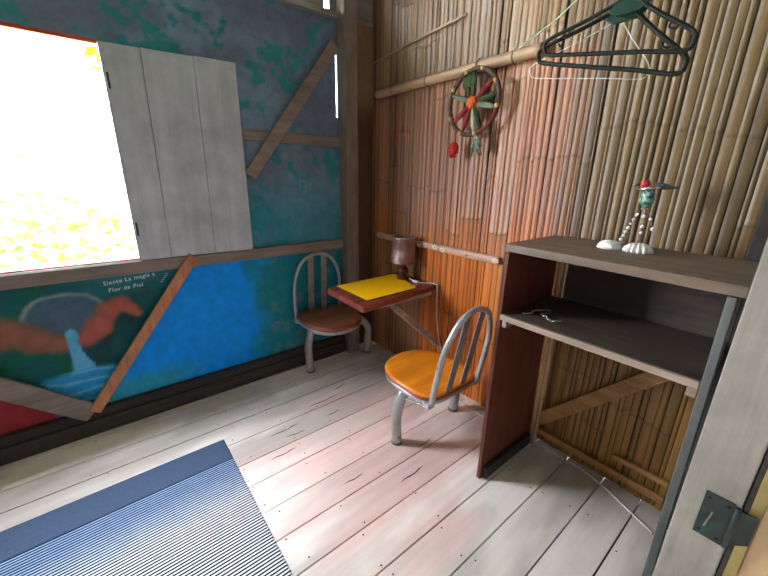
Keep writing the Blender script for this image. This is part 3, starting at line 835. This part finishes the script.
# ------------------------------------------------------------------ hanging decoration
DX, DY, DZ = XW - 0.092, 1.510, 2.045
DR = 0.180
dc = thing('dream_catcher', 'round yarn-wound dream catcher with red and green spokes hanging on the bamboo wall', 'wall hanging', (DX, DY, DZ))
def dp(a, r, dx=0): return (DX + dx, DY + r * math.cos(a), DZ + r * math.sin(a))
b = MB(); b.tube([dp(2 * PI * k / 72, DR + 0.0015 * math.sin(k * 3)) for k in range(72)], [0.0125 + 0.002 * (k % 2) for k in range(72)], 10, closed=True); b.build('hoop', M['dc_ring'], dc)
# angles measured with +y to the left in the photograph
def spoke(a, mat, w0, w1, lab=None, nm='spoke'):
    b = MB(); b.tube([dp(a, 0.02), dp(a, 0.07), dp(a, 0.13), dp(a, DR - 0.008)], [w0, (w0 + w1) / 2 + 0.004, w1, w1 * 0.6], 10); return b.build(nm, mat, dc, label=lab)
for deg, mat, lab in ((142, 'dc_red', 'crimson yarn spoke'), (232 + 62, 'dc_red', 'crimson yarn spoke'), (326, 'dc_red', 'crimson yarn spoke'), (20, 'dc_teal', None), (195, 'dc_teal', None), (262, 'dc_white', None), (246, 'dc_dark' if False else 'dc_green', None), (88, 'dc_ring', None), (60, 'dc_green', 'dark green yarn spoke'), (170, 'dc_green', None)):
    spoke(math.radians(deg), M[mat], 0.010, 0.015, lab)
b = MB(); b.ball((DX - 0.012, DY, DZ), (0.02, 0.032, 0.032), 16, 10)
for k in range(8): b.ball(dp(k * PI / 4, 0.026, -0.016), 0.012, 8, 6)
b.build('centre_flower', M['dc_orange'], dc)
b = MB()
for q in range(3):
    b.ball(dp(math.radians(62 + 14 * q), 0.125, -0.012), (0.010, 0.022, 0.036), 12, 8)
b.build('leaf_knot', M['dc_green'], dc)
for deg in (70, 108, 148, 192, 258, 296, 30, 335):
    b = MB(); b.ball(dp(math.radians(deg), DR, -0.010), 0.0135, 12, 8); b.build('bead', M['bead_wood'], dc)
b = MB(); b.tube([dp(math.radians(a), DR, -0.006) for a in range(185, 262, 6)], 0.009, 8); b.build('red_wrap', M['dc_red'], dc, label='crimson yarn wrap')
b = MB(); b.tube([dp(math.radians(312), DR), (DX, DY + 0.118, DZ - 0.18), (DX - 0.005, DY + 0.118, DZ - 0.222)], 0.003, 6)
b.build('string', M['dc_red'], dc)
b = MB(); b.ball((DX - 0.01, DY + 0.118, DZ - 0.255), (0.030, 0.034, 0.042), 20, 14)
for k in range(60):
    a = random.uniform(0, 2 * PI); t = random.uniform(0.2, 2.9)
    b.ball((DX - 0.01 + 0.029 * math.sin(t) * math.cos(a), DY + 0.125 + 0.033 * math.sin(t) * math.sin(a), DZ - 0.268 + 0.041 * math.cos(t)), 0.007, 6, 4)
b.build('pompom', M['pom'], dc, label='red woollen pompom')
b = MB()
for k in range(16):
    u = random.uniform(-0.045, 0.045); L = random.uniform(0.07, 0.13)
    b.tube([(DX - 0.004, DY - 0.045, DZ - DR + 0.004), (DX - 0.012, DY - 0.055 + u * 0.6, DZ - DR - L * 0.5), (DX - 0.004 + 0.008 * random.random(), DY - 0.06 + u, DZ - DR - L)], [0.004, 0.008, 0.003], 7)
b.build('tassel', M['dc_teal'], dc, label='grey-green yarn tassel')
b = MB(); b.tube([dp(PI / 2, DR + 0.01), (DX + 0.006, DY, 2.262), (XW - 0.060, DY, 2.286)], 0.0025, 6); b.build('hanging_loop', M['dc_ring'], dc)

# ------------------------------------------------------------------ string line and hangers
HP = Vector((1.30, 0.500, 2.245))        # where the hooks sit on the line
line = MB(); line.tube([(XW - 0.035, 1.285, 2.282), (1.64, 0.90, 2.250), tuple(HP), (0.98, 0.10, 2.262), (0.65, -0.30 + 0.36, 2.36)], 0.0028, 7)
tag(line.build('string_line', M['string']), 'thin pale green string stretched from the bamboo pole towards the door', 'string')
def hanger(label, x, pts_l, pts_r, apex, hook_y, mat, thick, bar_r, extra=True):
    h = thing('clothes_hanger', label, 'hanger', (x, hook_y, HP.z), 'clothes hangers on the string')
    L, Rr, A = Vector(pts_l), Vector(pts_r), Vector(apex)
    up = Vector((0, 0, 1))
    # shoulders, rounded ends and bottom bar in one bent rod
    d = Vector((0, 0, 0.048))
    loop = [A + Vector((0, 0, 0.004)), A.lerp(L + d * 0.9, 0.5), L + d * 0.95, L + d * 0.35 + Vector((0, 0.010, 0)), L + Vector((0, -0.008, 0)), L.lerp(Rr, 0.25), L.lerp(Rr, 0.5), L.lerp(Rr, 0.75), Rr + Vector((0, 0.008, 0)), Rr + d * 0.35 - Vector((0, 0.010, 0)), Rr + d * 0.95, A.lerp(Rr + d * 0.9, 0.5)]
    P = smooth_path(loop + [loop[0]], 6)[:-1]
    b = MB(); b.tube(P, thick, 10, closed=True); b.build('frame', mat, h)
    if extra:
        b = MB(); b.prism([A + Vector((-0.005, 0.055, -0.022)), A + Vector((-0.005, 0.0, 0.022)), A + Vector((-0.005, -0.055, -0.022)), A + Vector((-0.005, -0.030, -0.040)), A + Vector((-0.005, 0.030, -0.040))], (0.010, 0, 0)); b.build('neck_plate', M['hanger_teal'], h, bevel=0.003)
        for s, e in ((1, L), (-1, Rr)):
            q = A.lerp(e + d * 0.9, 0.70)
            b = MB(); b.tube(smooth_path([q, q + Vector((0, 0.004, -0.014)), q + Vector((0, s * 0.012, -0.022)), q + Vector((0, s * 0.020, -0.012))], 5), 0.0028, 8); b.build('strap_hook', mat, h)
    r = 0.022
    top = Vector((x, HP.y, HP.z - 0.0))
    hk = [A, Vector((x, A.y * 0.5 + HP.y * 0.5, (A.z + HP.z) / 2 - 0.01)), Vector((x, HP.y + r * 0.9, HP.z - 0.024)), Vector((x, HP.y + r, HP.z - 0.006)), Vector((x, HP.y + 0.008, HP.z + 0.0085)), Vector((x, HP.y - 0.012, HP.z + 0.004)), Vector((x, HP.y - r, HP.z - 0.016))]
    b = MB(); b.tube(smooth_path(hk, 6), 0.0024 if extra else 0.0016, 8); b.build('hook', M['wire'], h)
    return h
hanger('upper black plastic clothes hanger with flat neck hanging on the string', 1.285, (1.285, 0.730, 2.006), (1.285, 0.338, 1.934), (1.285, 0.498, 2.100), 0.50, M['hanger'], 0.0062, 0.004)
hanger('lower tilted dark green plastic clothes hanger on the string', 1.315, (1.315, 0.765, 1.995), (1.315, 0.352, 1.888), (1.315, 0.515, 2.092), 0.50, M['hanger'], 0.0068, 0.004)
hanger('thin pale wire clothes hanger lowest behind the plastic ones', 1.36, (1.36, 0.818, 1.965), (1.36, 0.45, 1.900), (1.36, 0.545, 2.075), 0.50, M['wire'], 0.0017, 0.004, False)

# ------------------------------------------------------------------ rug
def build_rug():
    x0, x1, y0, y1 = -1.05, 0.375, 0.45, 2.055
    band = 1.868; T = 0.0078
    b = MB(); cols = []
    ys = []; kind = []
    rows = [(band, y1)]
    per = 0.0262
    navy = np.array([46, 66, 104.0]); deep = np.array([16, 26, 52.0]); white = np.array([240, 244, 250.0]); mid = np.array([122, 158, 208.0])
    prof = []                                   # (y, z, colour)
    y = y0; k = 0
    nr = int((band - y0) / T)
    for k in range(nr):
        yc = y0 + (k + 0.5) * T
        fromband = (band - yc)
        dark = (k % 2 == 0)
        if dark: c = deep
        else: c = mid + (white - mid) * min(1, max(0.25, (fromband - 0.02) / 0.30))
        w = 0.5 * T
        for u, h in ((-w * 0.96, 0.0030), (-w * 0.45, 0.0046), (w * 0.45, 0.0046), (w * 0.96, 0.0030)): prof.append((yc + u, h, c))
    yy = band - 0.006
    while yy < y1 - 0.003:
        for u, h in ((0.0003, 0.0042), (0.002, 0.0052), (0.0037, 0.0042)): prof.append((yy + u, h, np.array([76, 92, 120.0])))
        yy += 0.004
    xs = np.linspace(x0, x1, 60)
    rn = random.Random(5)
    vs = []
    for i, x in enumerate(xs):
        for j, (y, h, c) in enumerate(prof):
            xe = x
            if i == len(xs) - 1: xe = x + 0.004 * math.sin(j * 1.25)
            vs.append((xe, y + 0.003 * math.sin(x * 4 + 1), h)); cols.append(c * rn.uniform(0.94, 1.04))
    n = len(prof)
    fs = [(i * n + j, (i + 1) * n + j, (i + 1) * n + j + 1, i * n + j + 1) for i in range(len(xs) - 1) for j in range(n - 1)]
    b.add(vs, fs, True)
    # turned-down edges to the floor
    for e in (0, len(xs) - 1):
        o = len(b.v); row = [b.v[e * n + j] for j in range(n)]
        b.add(row + [(p[0], p[1], 0.0004) for p in row], [(j, j + 1, n + j + 1, n + j) for j in range(n - 1)])
        cols += [deep] * (2 * n)
    for j in (0, n - 1):
        row = [b.v[i * n + j] for i in range(len(xs))]; m = len(row)
        b.add(row + [(p[0], p[1], 0.0004) for p in row], [(i, i + 1, m + i + 1, m + i) for i in range(m - 1)])
        cols += [deep] * (2 * m)
    o = b.build('striped_rug', attr_mat('woven_cotton', 0.95, (160, 160, 160), 0.5, 0.4, 0.1, 1.0, 0.6), colors=lin_np(np.clip(np.array(cols), 0, 255)))
    return tag(o, 'blue and white striped woven rug with plain blue border lying on the floorboards', 'rug')
build_rug()

# ------------------------------------------------------------------ outside
b = MB(); b.box(-14, 14, 2.75, 26, -0.6, -0.5); b.box(-14, 14, -14, -0.75, -0.6, -0.5)
b.build('ground', M['grass'], kind='structure')
b = MB(); b.box(-3.5, 3.5, -3.0, -0.71, -0.1, -0.02); b.build('porch_floor', M['wall_plain'], kind='structure')
b = MB(); b.box(-3.5, 3.5, -3.4, -0.052, 2.40, 2.44); b.build('shade_roof', M['ceiling'], kind='structure')  # unseen roof added to cut the daylight through the doorway
b = MB(); b.box(-3.5, 3.5, -3.05, -3.0, -0.1, 2.42); b.box(-3.55, -3.5, -3.05, -0.05, -0.1, 2.42); b.box(3.5, 3.55, -3.05, -0.05, -0.1, 1.1); b.build('shade_wall', M['wall_plain'], kind='structure')  # unseen walls added to dim the light from the doorway

def bush(label, c, size, n, mat, seed, leaf=0.11, trunk=True):
    rn = random.Random(seed)
    t = thing('leafy_tree', label, 'tree', (c[0], c[1], -0.5), 'sunlit trees outside the window')
    b = MB()
    for i in range(n):
        a = rn.uniform(0, 2 * PI); h = rn.uniform(-1, 1); r = rn.random() ** 0.4
        s = math.sqrt(1 - h * h)
        p = Vector((c[0] + size[0] * r * s * math.cos(a), c[1] + size[1] * r * s * math.sin(a), c[2] + size[2] * r * h))
        d = Vector((rn.uniform(-1, 1), rn.uniform(-1, 1), rn.uniform(-0.8, 0.4))).normalized(); u = d.orthogonal().normalized()
        u = Matrix.Rotation(rn.uniform(0, 6.28), 3, d) @ u; w = d.cross(u)
        L = leaf * rn.uniform(0.6, 1.3)
        b.add([p, p + d * L * 0.45 + u * L * 0.28 + w * 0.01, p + d * L, p + d * L * 0.45 - u * L * 0.28 + w * 0.01, p + d * L * 0.5 - w * L * 0.06], [(0, 1, 4), (1, 2, 4), (2, 3, 4), (3, 0, 4)])
    b.build('foliage', mat, t)
    b = MB(); b.tube([(c[0], c[1], -0.5), (c[0] + 0.05, c[1], (c[2] - 0.5) / 2), (c[0], c[1], c[2] + size[2] * 0.3)], [0.09, 0.07, 0.03], 10)
    for k in range(5):
        a = k * 1.26; z = c[2] - size[2] * 0.4 + 0.1 * k
        b.tube([(c[0], c[1], z), (c[0] + 0.6 * size[0] * math.cos(a), c[1] + 0.6 * size[1] * math.sin(a), z + 0.4 * size[2])], [0.035, 0.01], 7)
    b.build('trunk', M['bark'], t)
    return t
bush('sparse yellow-green leafy tree near the upper right of the window opening', (0.55, 5.2, 3.15), (0.55, 0.5, 0.8), 150, M['leaf_yellow'], 1, 0.20)
bush('low fresh green bush seen through the lower part of the window', (-0.55, 6.2, 0.75), (1.0, 0.8, 0.65), 230, M['leaf_green'], 2, 0.17)
bush('tall pale tree washed out by the sun, farthest through the window', (-1.6, 9.0, 2.6), (2.6, 1.6, 2.2), 1500, M['leaf_pale'], 3, 0.3)

# ------------------------------------------------------------------ light
w = bpy.data.worlds.new('World'); SC.world = w; w.use_nodes = True
nt = w.node_tree; bg = nt.nodes['Background']
bg.inputs['Color'].default_value = (0.86, 0.915, 1.0, 1)
bg.inputs['Strength'].default_value = 8.0
sun = bpy.data.objects.new('sun', bpy.data.lights.new('sun', 'SUN')); C.objects.link(sun)
sun.data.energy = 7; sun.data.angle = 0.02; sun.data.color = (1.0, 0.94, 0.84)
sun.rotation_euler = Vector((0.42, 0.30, -0.9)).to_track_quat('-Z', 'Y').to_euler()
def portal(loc, sx, sy, aim):
    l = bpy.data.lights.new('portal', 'AREA'); l.shape = 'RECTANGLE'; l.size = sx; l.size_y = sy; l.cycles.is_portal = True
    o = bpy.data.objects.new('portal', l); C.objects.link(o); o.location = loc
    o.rotation_euler = Vector(aim).to_track_quat('-Z', 'Z').to_euler()
portal((-0.18, YW + 0.06, 1.68), 0.72, 1.17, (0, -1, 0))

# ------------------------------------------------------------------ camera
cam = bpy.data.cameras.new('camera'); co = bpy.data.objects.new('camera', cam); C.objects.link(co)
yaw, pit, rol, f = 0.88995, 0.3029, 0.0165, 351.3
fw = Vector((math.cos(yaw) * math.cos(pit), math.sin(yaw) * math.cos(pit), -math.sin(pit)))
r0 = Vector((math.sin(yaw), -math.cos(yaw), 0)); u0 = r0.cross(fw)
r1 = r0 * math.cos(rol) + u0 * math.sin(rol); u1 = -r0 * math.sin(rol) + u0 * math.cos(rol)
mt = Matrix((r1, u1, -fw)).transposed().to_4x4(); mt.translation = Vector((0, 0, 1.6))
co.matrix_world = mt
cam.sensor_fit = 'HORIZONTAL'; cam.sensor_width = 36; cam.lens = 36 * f / 768; cam.clip_start = 0.01
SC.camera = co
vs = SC.view_settings; vs.view_transform = 'Standard'; vs.look = 'None'; vs.gamma = 1; vs.use_curve_mapping = False
vs.exposure = 3.1
SC.cycles.use_denoising = True
SC.cycles.max_bounces = 12; SC.cycles.diffuse_bounces = 8
